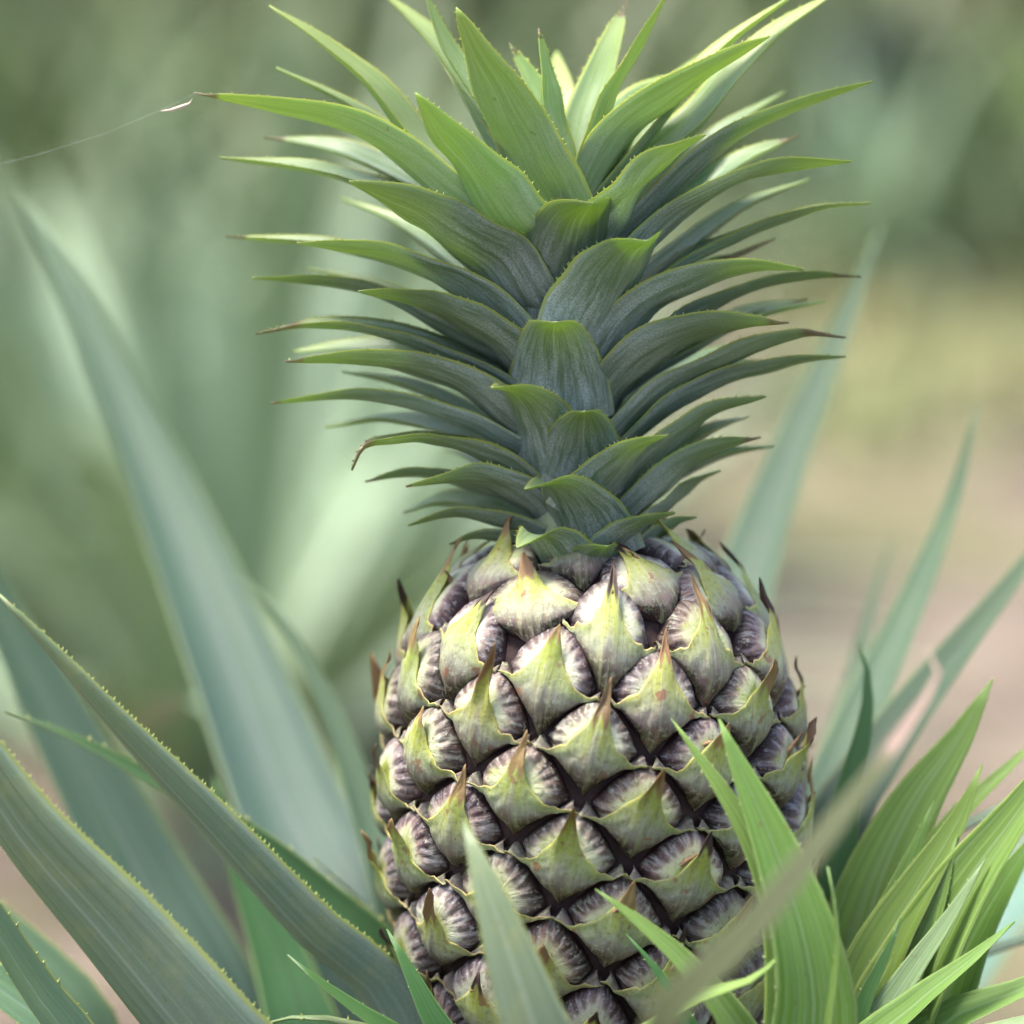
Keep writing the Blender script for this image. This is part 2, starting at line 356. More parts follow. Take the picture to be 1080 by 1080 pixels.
def blade(P, W, hint, cup=.8, cup_tip=.6, roll=0.0, roll_tip=None, wprof=None, th=6*S, nt=30, nu=9, teeth=0, tooth=3.0*S,
          teeth_from=.1, dry=0.0, wave=0.0, side=None, vfold=0.0, tilt=0.0, shrink=.55, geo=None, seed=0.0, mi=0):
    """a thick channelled blade along the points P, root first; hint = direction of the upper face, or side = sideways direction.
    teeth = spines per margin; dry = share of the blade at the tip that is shrivelled"""
    g = geo or Geo()
    P = [Vector(p) for p in P]
    cs = [catmull(P, i/(nt-1)) for i in range(nt)]
    if roll_tip is None: roll_tip = roll
    rows_t, rows_b, uvr, atr, fr = [], [], [], [], []
    for i, c in enumerate(cs):
        t = i/(nt-1)
        T = (cs[min(i+1, nt-1)] - cs[max(i-1, 0)]).normalized()
        if side is not None:
            Sd = (side - T*side.dot(T)).normalized(); Nn = Sd.cross(T).normalized()
        else:
            h = hint[i] if isinstance(hint, list) else hint
            Nn = (h - T*h.dot(T)).normalized(); Sd = T.cross(Nn).normalized()
        if tilt:
            Nn = Nn + Vector((0, 1, 0))*tilt; Nn = (Nn - T*Nn.dot(T)).normalized(); Sd = T.cross(Nn).normalized()
        rl = roll + (roll_tip - roll)*t
        if abs(rl) > 1e-6:
            q = Matrix.Rotation(rl, 3, T); Nn = q @ Nn; Sd = q @ Sd
        w = W * (wprof(t) if wprof else min(1.0, .72 + 1.1*t) * max(0.0, 1 - t**1.9)**.85)
        w = max(w, W*.012)
        if dry > 0 and t > 1-dry:
            w *= 1 - shrink*min(1, (t-(1-dry))/(dry*.25))
        w *= 1 + .035*noise.noise(Vector((t*7, seed*11.3, 1.7)))
        a = cup + (cup_tip - cup)*t
        if dry > 0 and t > 1-dry: a = a + .9*min(1, (t-(1-dry))/(dry*.3))
        a = max(a, .02); rho = w/(2*a)
        rt, rb, ru, ra = [], [], [], []
        for j in range(nu):
            u = -1 + 2*j/(nu-1)
            b = a*u
            x = rho*math.sin(b); z = rho*(1-math.cos(b))
            if vfold: z += vfold*w*.5*abs(u)
            z += wave*w*noise.noise(Vector((t*5+seed*3, u*1.3, seed*5.1)))
            thk = th*(1-.92*u*u)*max(.12, 1-t)**.5
            p = c + Sd*x + Nn*z
            rt.append(p + Nn*(thk*.5)); rb.append(p - Nn*(thk*.5))
            ru.append(((u+1)/2, t)); ra.append(max(0.0, (t-(1-dry))/max(dry*.35, 1e-4)) if dry > 0 else 0.0)
        rows_t.append(rt); rows_b.append(rb); uvr.append(ru); atr.append(ra); fr.append((T, Sd, Nn, w))
    bt = g.grid(rows_t, uvr, mi, False, atr)
    bb = g.grid(rows_b, uvr, mi+1, True, atr)
    for i in range(nt-1):
        for j in (0, nu-1):
            q = [bt+i*nu+j, bt+(i+1)*nu+j, bb+(i+1)*nu+j, bb+i*nu+j]
            g.face(q if j == 0 else q[::-1], mi+1)
    g.face([bt+(nt-1)*nu+j for j in range(nu)] + [bb+(nt-1)*nu+j for j in range(nu-1, -1, -1)], mi+1)
    if teeth:
        rnd = random.Random(int(seed*1000)+5)
        for sgn, j in ((-1, 0), (1, nu-1)):
            for k in range(teeth):
                t = teeth_from + (1-teeth_from)*(k+.2+rnd.random()*.7)/teeth
                if t > .985: continue
                i = t*(nt-1); i0 = int(i); f = i-i0
                e = rows_t[i0][j].lerp(rows_t[min(i0+1, nt-1)][j], f)
                T, Sd, Nn, w = fr[i0]
                out = (rows_t[i0][j] - rows_t[i0][j-sgn]).normalized()
                ln = tooth*(.55+.8*rnd.random())
                apex = e + out*ln + T*ln*.75
                base = [e - T*ln*.42 - out*ln*.25, e + T*ln*.42 - out*ln*.25]
                ids = [g.add(base[0]+Nn*ln*.10, (0, .97)), g.add(base[1]+Nn*ln*.10, (0, .97)), g.add(base[0]*.5+base[1]*.5-Nn*ln*.18, (0, .97)), g.add(apex, (0, .97))]
                g.face((ids[0], ids[1], ids[3]), mi+1); g.face((ids[1], ids[2], ids[3]), mi+1); g.face((ids[2], ids[0], ids[3]), mi+1)
    return g

def tube(name, P, radii, mat, parent, n=16):
    g = Geo(); rows, U = [], []
    m_ = len(P)
    for i, p in enumerate(P):
        T = (P[min(i+1, m_-1)]-P[max(i-1, 0)]).normalized()
        a = T.orthogonal().normalized(); b = T.cross(a)
        rows.append([p+(a*math.cos(2*math.pi*j/n)+b*math.sin(2*math.pi*j/n))*radii[i] for j in range(n+1)]); U.append([(j/n, i/(m_-1)) for j in range(n+1)])
    g.grid(rows, U)
    return g.build(name, [mat], parent, P[0])

# ------------------------------------------------------------------ THE PINEAPPLE
FX, FY = 626, 864.5
FR0, FH, FN = 212.0, 300.0, 2.55
LEAN = .0346
FC = pt(FX, FY, 0)                                   # centre of the fruit
AX = Vector((-math.sin(LEAN), 0, math.cos(LEAN)))    # its axis
EX = Vector((math.cos(LEAN), 0, math.sin(LEAN)))
EY = Vector((0, -1, 0))                              # towards the camera

def fw(h, r, ph):
    """fruit coordinates (pixels) to world"""
    return FC + AX*(h*S) + (EX*math.sin(ph) + EY*math.cos(ph))*(r*S)
def frad(h):
    return FR0*max(0.0, 1-abs(h/FH)**FN)**(1/FN)

pine = empty('pineapple', pt(FX+8, 1160, -45), 'ripening pineapple fruit with tall spiky grey green crown, standing among its leaves', 'pineapple')

# core under the eyes
g = Geo()
P, U = [], []
for i in range(41):
    h = -FH*.999*math.cos(math.pi*i/40)
    r = max(frad(h)-7, 2)
    P.append([fw(h*.985, r, 2*math.pi*j/64) for j in range(65)]); U.append([(j/64, i/40) for j in range(65)])
g.grid(P, U)
core = g.build('fruit_body', [M['core']], pine, FC)

# phyllotaxis of the eyes (golden angle, equal area)
GA = R(137.50776)
A0, PH0, OFF, ATOP = 7161.8, 5.2273, .0647, .75
tab = []
hs = [-FH*.995 + 2*FH*.995*i/2000 for i in range(2001)]
acc = 0.0; tabN = [0.0]
for i in range(2000):
    h0, h1 = hs[i], hs[i+1]
    r0, r1 = frad(h0), frad(h1)
    hm = (h0+h1)/2; A = A0*(1-(1-ATOP)*min(1, max(0, hm)/FH)**2)
    acc += math.pi*(r0+r1)*math.hypot(h1-h0, r1-r0)/A; tabN.append(acc)
mid = tabN[1000]
tabN = [x-mid for x in tabN]
def h_of(n):
    if n <= tabN[0]: return hs[0]
    if n >= tabN[-1]: return hs[-1]
    lo, hi = 0, 2000
    while hi-lo > 1:
        m_ = (lo+hi)//2
        if tabN[m_] <= n: lo = m_
        else: hi = m_
    f = (n-tabN[lo])/max(1e-9, tabN[hi]-tabN[lo])
    return hs[lo]+(hs[hi]-hs[lo])*f
def eye(k):
    h = h_of(k+OFF); return fw(h, frad(h), PH0+k*GA), h, frad(h), PH0+k*GA
def to_surf(p, lift):
    q = p-FC
    h = q.dot(AX)/S; ex = q.dot(EX)/S; ey = q.dot(EY)/S
    rho = math.hypot(ex, ey)
    f = ((rho/FR0)**FN + (abs(h)/FH)**FN)**(1/FN)
    h, ex, ey, rho = h/f, ex/f, ey/f, rho/f
    # gradient normal
    nr = (rho/FR0)**(FN-1)/FR0; nh = math.copysign((abs(h)/FH)**(FN-1)/FH, h)
    n = EX*(nr*ex/max(rho, 1e-6)) + EY*(nr*ey/max(rho, 1e-6)) + AX*nh
    n.normalize()
    return FC + AX*(h*S) + EX*(ex*S) + EY*(ey*S) + n*(lift*S), n

kmin, kmax = math.ceil(tabN[0]-OFF), math.floor(tabN[-1]-OFF)
ks = [k for k in range(kmin, kmax+1) if eye(k)[1] < FH*.985]
camdir = (CAM-FC).normalized()
def facing(k):
    p, h, r, ph = eye(k); _, n = to_surf(p, 0); return n.dot(camdir)
order = sorted(ks, key=lambda k: -facing(k) - (.6 if eye(k)[1] > -200 else 0))
main = set(order[:88])
spare_d, spare_b = Geo(), Geo()

def fruitlet(k, gd, gb):
    rnd = random.Random(k*7+3)
    p, h, r, ph = eye(k)
    _, n = to_surf(p, 0)
    up = (AX - n*AX.dot(n)).normalized(); rt = up.cross(n).normalized()
    def pr(kk):
        q = eye(kk)[0]-p; return Vector((q.dot(rt)/S, q.dot(up)/S))
    best = None
    for a, b in ((8, 13), (5, 8), (3, 5)):
        va = (pr(k+a)-pr(k-a))*.5; vb = (pr(k+b)-pr(k-b))*.5
        ar = abs(va.x*vb.y-va.y*vb.x)
        sc = abs(va.dot(vb))/(va.length*vb.length+1e-6) + (.25 if (a, b) != (8, 13) else 0) + max(0, max(va.length, vb.length)/90-1)
        if best is None or sc < best[0]: best = (sc, va, vb)
    _, va, vb = best
    v1, v2 = (va, vb) if va.x > vb.x else (vb, va)        # v1 right-up, v2 left-up
    size = (v1.length+v2.length)*.5
    grow = 1+.30*min(1, max(0, (h/FH-.45)/.45))
    Hh = .20*size*(.82+.36*rnd.random())
    # dome: square grid mapped to a rounded diamond
    n_ = 21
    def dome_h(a, b):
        rr = (abs(a)**3.2+abs(b)**3.2)**(1/3.2)
        rr = min(rr, 1.0)
        y = (a+b)*.5
        hh = Hh*(1-rr**3.4)**.60
        hh *= 1 - .22*max(0, y)                           # top falls back under the next bract
        sa = math.atan2((a+b)*.5+.05, (a-b)*.5)
        hh *= 1 + .05*math.cos(sa*11+k)*min(1, rr*1.5)**2
        hh -= .07*Hh*math.exp(-((y-.12)**2*16+((a-b)*.5)**2*10))
        return hh, rr
    P, U, A = [], [], []
    for i in range(n_):
        row, ur, ar = [], [], []
        for j in range(n_):
            a = -1+2*i/(n_-1); b = -1+2*j/(n_-1)
            # round the square a little
            aa = a*math.sqrt(1-.20*b*b); bb = b*math.sqrt(1-.20*a*a)
            hh, _ = dome_h(a, b); rr = max(abs(a), abs(b))
            gk = .486*grow
            xy = v1*(aa*gk)+v2*(bb*gk)
            q = p + rt*(xy.x*S)+up*(xy.y*S)
            hh += 1.0*noise.noise(Vector((q.x*260, q.y*260, q.z*260+k)))
            s_, _n = to_surf(q, hh - (7 if rr >= .999 else 0))
            row.append(s_); ur.append((.5+(aa-bb)*.25, .5+(aa+bb)*.25)); ar.append(rr)
        P.append(row); U.append(ur); A.append(ar)
    gd.grid(P, U, 0, False, A)
    # bract: lower half of the diamond, keeled, ending in a hooked point
    Tn, Rn = (v1+v2)*.5, (v1-v2)*.5
    topness = max(0, h/FH)
    rise = (.62+.40*rnd.random())*(1+.6*max(0, topness-.5))
    lean = (rnd.random()-.5)*.16
    lift_tip = size*(.08+.34*rnd.random()**1.3)*(1+1.2*max(0, topness-.6))
    hook = (rnd.random() < .5)
    longtip = rnd.random()
    tipl = .12+.60*longtip**2
    ns, nt_ = 33, 15
    F, B, UV, AT = [], [], [], []
    rf2 = rnd.random()
    for i in range(nt_):
        t = i/(nt_-1)
        fr, br, ur, ar = [], [], [], []
        for j in range(ns):
            s0 = -1+2*j/(ns-1)
            s = math.copysign(abs(s0)**1.35, s0)
            e = abs(s)
            bot = -Tn*((1-e)*(1-.16*e)) + Rn*(s*(1+.22*e*(1-e)))
            bot = bot*(.94*grow)
            top = Rn*(s*1.10) + Tn*(-.13 - (.08+.15*math.sin(math.pi*e)**1.5)*min(1, e*4)*(1-e*.5) + rise*((1-e)**2.2)*.82)
            top = top + Tn*(tipl*math.exp(-(s/.085)**2))
            top = top + Rn*(lean*math.exp(-(s/.25)**2))
            # ragged edge
            top = top + Tn*(.11*noise.noise(Vector((s*5, k*1.7, 0)))+.05*noise.noise(Vector((s*19, k*1.7, 5))))
            q2 = bot.lerp(top, t)
            q2 = q2 - Tn*(.10*math.sin(math.pi*t)*e)      # shoulders pulled down
            q = p + rt*(q2.x*S)+up*(q2.y*S)
            det = v1.x*v2.y-v1.y*v2.x
            a = (q2.x*v2.y-q2.y*v2.x)/det/(.486*grow); b = (v1.x*q2.y-v1.y*q2.x)/det/(.486*grow)
            a0, b0_ = max(-1, min(1, a)), max(-1, min(1, b)); a, b = a0/math.sqrt(1-.2*b0_*b0_), b0_/math.sqrt(1-.2*a0*a0)
            hh, rr = dome_h(max(-1, min(1, a)), max(-1, min(1, b)))
            keel = math.exp(-(abs(s)/.15)**1.4)
            l = max(hh, 2+Hh*.28*t) + 2.6*(1-.75*t) + (.055*size)*keel*math.sin(math.pi*min(1, t*.60))
            l += t**3*(.006*size + .004*size*e) 
            l += lift_tip*(t**4)*math.exp(-(s/.14)**2)
            if t == 0: l = -5
            if hook: q = q - up*(S*size*.05*t**8*math.exp(-(s/.09)**2))
            x1, nn = to_surf(q, l)
            x0, _n = to_surf(q, l-(1.6 if t > 0 else .5)*(1.1-.6*t))
            fr.append(x1); br.append(x0); ur.append((s*.5+.5, t))
            ar.append(max(0, (t-.80+.22*rf2)*6)*math.exp(-(s/.10)**4)*1.25 + (.8*max(0, (e-.95)*20)*t*(rnd.random() < .5)))
        F.append(fr); B.append(br); UV.append(ur); AT.append(ar)
    b1 = gb.grid(F, UV, 0, False, AT); b0 = gb.grid(B, UV, 0, True, AT)
    for j in range(ns-1):
        gb.face([b1+(nt_-1)*ns+j, b1+(nt_-1)*ns+j+1, b0+(nt_-1)*ns+j+1, b0+(nt_-1)*ns+j])
    for i in range(nt_-1):
        gb.face([b1+i*ns, b1+(i+1)*ns, b0+(i+1)*ns, b0+i*ns])
        gb.face([b1+i*ns+ns-1, b0+i*ns+ns-1, b0+(i+1)*ns+ns-1, b1+(i+1)*ns+ns-1])
    return p

for k in ks:
    if k in main:
        gd, gb = Geo(), Geo()
        p = fruitlet(k, gd, gb)
        od = gd.build('fruitlet', [M['dome']], pine, p)
        gb.build('bract', [M['bract']], od, p)
        rf = random.Random(k*31+5)
        if facing(k) > -.2 and rf.random() < .45:
            _, n_ = to_surf(p, 0); up_ = (AX - n_*AX.dot(n_)).normalized(); rt2 = up_.cross(n_)
            q0, _n = to_surf(p + up_*(rf.uniform(10, 18)*S) + rt2*(rf.uniform(-8, 8)*S), 16)
            dv = (up_*rf.uniform(.2, 1) + rt2*rf.uniform(-.9, .9) + n_*rf.uniform(.3, .9)).normalized(); d2 = (dv + rt2*rf.uniform(-1.2, 1.2) + up_*rf.uniform(-.8, .6)).normalized()
            ln = rf.uniform(9, 20)*S
            o_ = tube('dried_flower', [q0-dv*ln*.3, q0+dv*ln*.3, q0+dv*ln*.6+d2*ln*.2, q0+dv*ln*.7+d2*ln*.6], [2.6*S, 2.2*S, 1.5*S, .4*S], M['flower'], od, 7)
    else:
        fruitlet(k, spare_d, spare_b)
if spare_d.v:
    od = spare_d.build('fruitlets', [M['dome']], pine, FC); od['kind'] = 'stuff'
    ob = spare_b.build('bracts', [M['bract']], od, FC); ob['kind'] = 'stuff'

# ------------------------------------------------------------------ crown
TANP = math.tan(PITCH)
def axd(py): return (862.7-py)*math.sin(PITCH)*1.0       # depth of the upright axis at that height
def axx(py): return 612-(580-py)*.056
g = Geo(); P, U = [], []
for i in range(13):
    y = 600-(600-215)*i/12; r = 48*(1-i/12)**.8+5
    c = pt(axx(y), y, axd(y))
    P.append([c+RGT*(math.cos(2*math.pi*j/20)*r*S)+Vector((0, 1, 0))*(math.sin(2*math.pi*j/20)*r*S) for j in range(21)])
    U.append([(j/20, i/12) for j in range(21)])
g.grid(P, U)
crown = g.build('crown', [M['stem']], pine, pt(axx(585), 585, axd(585)))
tag(crown, None)

def lance(t):
    return 1.14*(.84+.16*min(1, t/.3))*max(0.0, 1-t**2.1)**.82
def roundf(t):
    return 1.08*(.9+.1*min(1, t/.3))*max(0.0, 1-t**2.6)**.62
def lancef(t):
    return 1.16*max(0.0, 1-t**1.55)**.80
def crown_leaf(pts, W, dtip, droot=None, cup=.95, cup_tip=.75, roll=0.0, mat='crown', dry=0.0, teeth=22, ds=None, wprof=None, seed=0.0, side=None, wave=.03, tooth=2.5, tilt=None):
    """pts: pixels from root to tip; ds: depth before the axis of each, else from droot to dtip"""
    n = len(pts)
    if tilt is None: rn = random.Random(int(seed*100)); tilt = 0.0 if ds is not None else rn.uniform(.18, .52) if dtip > 18 else rn.uniform(-.1, .22) if dtip > -25 else rn.uniform(-.35, -.1)
    if ds is None: roll += rn.uniform(-.16, .16); wave = rn.uniform(.04, .13); dry = dry or (rn.uniform(.03, .10) if rn.random() < .4 else 0.0)
    if wprof is None: wprof = lance
    L = [0.0]
    for a, b in zip(pts, pts[1:]): L.append(L[-1]+math.hypot(b[0]-a[0], b[1]-a[1]))
    if ds is None:
        if droot is None: droot = 14 if dtip > 0 else -8
        ds = [droot+(dtip-droot)*(l/L[-1])**.9 for l in L]
    base = axd(pts[0][1])
    W3 = [pt(x, y, base+d) for (x, y), d in zip(pts, ds)]
    c0 = pt(axx(pts[0][1]), pts[0][1], base)
    if side is None:
        v = W3[-1]-c0; v = v - AX*v.dot(AX)
        side = v.cross(AX).normalized()              # so that side x tangent = upper face
        side = -side
        # orientation: normal = side x T must point up / inwards
        T = (W3[-1]-W3[0]).normalized()
        if side.cross(T).dot(AX - v.normalized()*.6) < 0: side = -side
    return blade(W3, W*S, None, side=side, cup=cup, cup_tip=cup_tip, roll=roll, th=7*S, nt=28, nu=11, teeth=teeth, tooth=tooth*S, teeth_from=.35,
              dry=dry, wave=wave, seed=seed, wprof=wprof, tilt=tilt).build('leaf', [M[mat+'_top'], M[mat+'_under']], crown)

CL = [  # points root..tip, width, depth of tip, extra
 # ---- heart, pointing up
 ([(585,215),(575,120),(537,45)], 42, -30, dict(mat='heart', cup=.7)),
 ([(592,200),(578,110),(568,30)], 46, 15, dict(mat='heart', cup=.7)),
 ([(600,215),(625,110),(662,-2)], 52, -60, dict(mat='heart', cup=.75)),
 ([(600,228),(640,120),(708,-14)], 66, 25, dict(mat='heart', cup=.75)),
 ([(605,190),(670,115),(735,72)], 62, -140, dict(mat='heart', cup=.9)),
 ([(612,235),(655,150),(730,90),(812,38)], 74, 60, dict(mat='heart', cup=.9)),
 ([(620,235),(720,145),(800,52),(880,-8)], 64, -50, dict(mat='heart', cup=.9)),
 ([(600,255),(555,165),(515,85),(481,8)], 100, 95, dict(mat='heart', cup=.55, cup_tip=.45)),
 ([(565,200),(510,110),(470,50),(448,-8)], 48, -30, dict(mat='heart', cup=.9)),
 ([(575,285),(520,215),(470,150),(438,98)], 106, 130, dict(mat='heart', cup=.8, cup_tip=.75, wprof=lancef)),
 ([(555,260),(450,165),(375,75),(284,6)], 66, -30, dict(mat='heart', cup=.9)),
 # ---- left
 ([(560,270),(470,205),(380,140),(290,115),(205,98)], 66, 20, dict(mat='heart', cup=.95)),
 ([(560,280),(440,200),(360,160),(278,145)], 60, -110, dict(mat='crown', cup=.95)),
 ([(560,300),(450,230),(350,186),(232,166)], 66, -30, dict(mat='crown', cup=1.0)),
 ([(572,345),(510,275),(440,225),(368,191)], 98, 110, dict(mat='crown', cup=.75, cup_tip=.7)),
 ([(560,350),(450,290),(350,262),(238,249)], 64, -60, dict(mat='crown')),
 ([(565,375),(500,318),(415,275),(313,256)], 82, 50, dict(mat='crown')),
 ([(560,400),(450,340),(380,305),(266,293)], 62, -20, dict(mat='crown')),
 ([(570,425),(520,365),(455,325),(378,307)], 86, 95, dict(mat='crown')),
 ([(560,420),(460,370),(390,348),(330,344),(270,352)], 64, 10, dict(mat='crown', dry=.17)),
 ([(560,430),(450,380),(380,368),(308,371)], 56, -90, dict(mat='crown')),
 ([(570,480),(500,420),(420,388),(300,381)], 82, 60, dict(mat='crown')),
 ([(565,485),(480,445),(390,421),(286,425)], 62, 10, dict(mat='crown')),
 ([(565,500),(480,460),(410,444),(343,451)], 54, -70, dict(mat='crown')),
 ([(580,535),(520,488),(450,466),(420,466),(385,472),(371,496)], 72, 80, dict(mat='crown', dry=.17)),
 ([(575,545),(490,512),(440,500),(385,508)], 56, -10, dict(mat='crown')),
 ([(585,560),(540,522),(490,506),(428,513)], 66, 85, dict(mat='crown')),
 ([(585,575),(520,552),(480,544),(430,554)], 54, 40, dict(mat='crown')),
 ([(590,585),(540,572),(505,566),(474,574)], 40, 40, dict(mat='crown')),
 ([(580,565),(510,535),(470,530),(425,540)], 50, -60, dict(mat='crown')),
 # ---- middle, pointing at the camera
 ([(588,372),(598,300),(612,235),(624,214)], 122, 0, dict(ds=[34,48,95,140], cup=.8, cup_tip=.95, wprof=roundf)),
 ([(610,385),(640,320),(668,268),(682,254)], 122, 0, dict(ds=[38,58,105,145], cup=.8, cup_tip=.95, wprof=roundf)),
 ([(588,445),(586,395),(584,352),(585,340)], 110, 0, dict(ds=[50,68,105,145], cup=.8, cup_tip=.75, wprof=lancef)),
 ([(580,515),(568,455),(545,416),(518,409)], 104, 0, dict(ds=[48,68,110,140], cup=.8, cup_tip=.75, wprof=lancef)),
 ([(612,525),(614,478),(616,443),(616,434)], 96, 0, dict(ds=[52,75,115,140], cup=.8, cup_tip=.75, wprof=lancef)),
 ([(615,545),(640,510),(672,474),(704,459)], 84, 0, dict(ds=[50,70,105,140], cup=.8, cup_tip=.75, wprof=lancef)),
 ([(625,590),(610,545),(585,512),(553,516)], 100, 0, dict(ds=[58,80,115,132], cup=.8, cup_tip=.75, wprof=lancef)),
 ([(600,612),(588,588),(570,566),(545,578)], 84, 0, dict(ds=[64,84,110,135], cup=.8, cup_tip=.75, wprof=lancef)),
 ([(640,590),(668,560),(690,548),(712,541)], 66, 0, dict(ds=[58,80,100,115], cup=.8, cup_tip=.75, wprof=lancef)),
 ([(622,622),(626,600),(632,582),(640,576)], 74, 0, dict(ds=[66,84,108,128], cup=.8, cup_tip=.75, wprof=lancef)),
 # ---- right
 ([(622,290),(650,235),(690,180),(744,142)], 92, 105, dict(mat='crown', cup=.75)),
 ([(622,300),(700,215),(770,150),(845,113),(920,86)], 64, 20, dict(mat='crown', cup=.95)),
 ([(630,315),(700,235),(765,180),(842,143)], 60, -90, dict(mat='crown', dry=.08)),
 ([(628,330),(690,255),(750,208),(820,180),(898,170)], 74, 50, dict(mat='crown')),
 ([(630,360),(700,295),(780,252),(850,225),(918,214)], 64, -10, dict(mat='crown')),
 ([(630,365),(700,310),(760,280),(818,252)], 58, -100, dict(mat='crown', dry=.3)),
 ([(625,410),(680,335),(740,300),(790,286),(848,284)], 82, 75, dict(mat='crown')),
 ([(635,420),(720,345),(790,307),(850,293),(908,292)], 62, 0, dict(mat='crown', dry=.1)),
 ([(635,430),(720,370),(790,332),(852,316)], 56, -90, dict(mat='crown')),
 ([(622,455),(680,385),(740,352),(832,340)], 92, 85, dict(mat='crown')),
 ([(635,480),(700,420),(770,380),(845,354),(892,356)], 70, 30, dict(mat='crown', dry=.17)),
 ([(635,500),(700,440),(770,402),(830,384),(892,376)], 66, 10, dict(mat='crown')),
 ([(640,470),(710,420),(760,392),(810,380)], 56, -110, dict(mat='crown')),
 ([(632,560),(690,490),(745,442),(808,418)], 72, 60, dict(mat='crown')),
 ([(640,585),(690,525),(740,482),(802,461)], 66, 55, dict(mat='crown')),
 ([(645,590),(700,540),(730,512),(760,496)], 58, 10, dict(mat='crown')),
 ([(640,540),(700,490),(750,455),(790,440)], 56, -70, dict(mat='crown')),
 ([(645,600),(690,570),(715,552),(735,545)], 46, 20, dict(mat='crown')),
]
for i, (pts, W, dt, kw) in enumerate(CL):
    crown_leaf(pts, W, dt, seed=i*.37+.1, **kw)
# leaves round the back
rnd = random.Random(21)
for i in range(26):
    f = i/25
    y0 = 580-350*f
    az = i*GA+.6
    ca, sa = math.cos(az), math.sin(az)
    if ca > -.15: ca = -abs(ca)-.2; nrm = math.hypot(ca, sa); ca /= nrm; sa /= nrm
    L = (150+150*min(1, f*1.8))*(.9+.2*rnd.random())
    el = .05+.15*f+.75*max(0, f-.45)
    r0 = 30*(1-f)+8
    base = axd(y0)
    c0 = pt(axx(y0), y0, base)
    out = RGT*sa + Vector((0, -1, 0))*ca
    pts3 = []
    for q in (0, .35, .7, 1):
        rr = r0 + L*q*math.cos(el)*(1 - .12*(1-q))
        zz = L*(math.sin(el)*q + .28*math.sin(math.pi*min(1, q*.62))*q**.5)
        pts3.append(c0 + out*(rr*S) + AX*(zz*S))
    v = out - AX*out.dot(AX)
    side = v.cross(AX).normalized(); T = (pts3[-1]-pts3[0]).normalized()
    if side.cross(T).dot(AX-v*.6) < 0: side = -side
    mt = 'heart' if f > .8 else 'crown'
    blade(pts3, (58+22*f)*S, None, side=side, cup=.9, cup_tip=.75, th=7*S, nt=22, nu=9, teeth=10, tooth=2.6*S, teeth_from=.35, wave=.03, seed=i*.71+9).build('leaf', [M[mt+'_top'], M[mt+'_under']], crown)

# ------------------------------------------------------------------ MOTHER PLANT
BASE = Vector((FC.x+.01, FC.y, 0))
plant = empty('pineapple_plant', BASE, 'mature pineapple plant with long grey green toothed leaves around the fruit, bearing it', 'plant')
# stalk
bot = FC - AX*(FH*S*.97)
tube('stalk', [bot+AX*.004, bot*.7+BASE*.3+Vector((.004, 0, 0)), bot*.35+BASE*.65, BASE+Vector((0, 0, -.01))], [.013, .013, .02, .03], M['stem'], plant)

def plant_leaf(root, pts, W, mats, parent, hint=(0, 0, 1), **kw):
    """pts (px, py, depth px, ...) listed from the tip down; root in metres"""
    P = [root] + [pt(*p) for p in reversed(pts)]
    kw.setdefault('cup', .6); kw.setdefault('cup_tip', .6); kw.setdefault('nt', 44); kw.setdefault('nu', 11); kw.setdefault('th', 9*S)
    kw.setdefault('teeth', 60); kw.setdefault('tooth', 4*S); kw.setdefault('wave', .02)
    name = kw.pop('name', 'leaf'); label = kw.pop('label', None)
    h = Vector(hint)
    hv = RGT*h.x + UPV*h.y - FWD*h.z            # hint: right, up, towards the camera
    o = blade(P, W*S, hv, **kw).build(name, [M[m_] for m_ in mats], parent)
    if label: o['label'] = label
    return o
def prof(tw, rootw=.75):
    """widths: full until tw from the tip, then an even taper to the point"""
    def f(t):
        w = rootw+(1-rootw)*min(1, t/.4)
        k = (1-t)/tw
        return w*(1 if k >= 1 else math.sin(k*math.pi/2)**.85)
    return f
def rt_(dx, dy, z): return BASE+Vector((dx, dy, z))
OT, OU = 'old_top', 'old_under'
# A: tall leaf behind on the left
plant_leaf(rt_(-.03, .03, .22), [(16,200,-1100),(75,305,-1000),(130,430,-900),(190,570,-780),(250,720,-640),(305,860,-510),(370,1000,-380)], 172, ('blue_top', 'old_under'), plant,
           hint=(.25, .35, 1), cup=.75, cup_tip=.8, wprof=prof(.75), teeth=0, seed=1.1)
# B: sharp leaf crossing the lower left corner
plant_leaf(rt_(-.02, -.03, .20), [(-6,622,90),(55,690,90),(120,765,85),(220,872,75),(320,982,60),(410,1075,40)], 98, (OT, OU), plant,
           hint=(.55, .6, -.75), cup=.7, cup_tip=.7, wprof=prof(.42), teeth=240, tooth=3.1*S, seed=2.2)
# C: broad leaf in the corner
plant_leaf(rt_(-.05, -.09, .18), [(-160,640,260),(-60,755,260),(20,880,250),(110,985,240),(215,1110,230),(330,1240,200)], 165, (OT, OU), plant,
           hint=(.5, .5, -.8), cup=.55, cup_tip=.6, wprof=prof(.4), teeth=220, tooth=3.3*S, seed=3.3)
plant_leaf(rt_(-.06, -.06, .16), [(-120,800,170),(-40,925,160),(30,1040,150),(90,1130,140)], 105, (OT, OU), plant,
           hint=(.3, .75, .5), cup=.7, cup_tip=.7, wprof=prof(.5), teeth=60, seed=3.9)
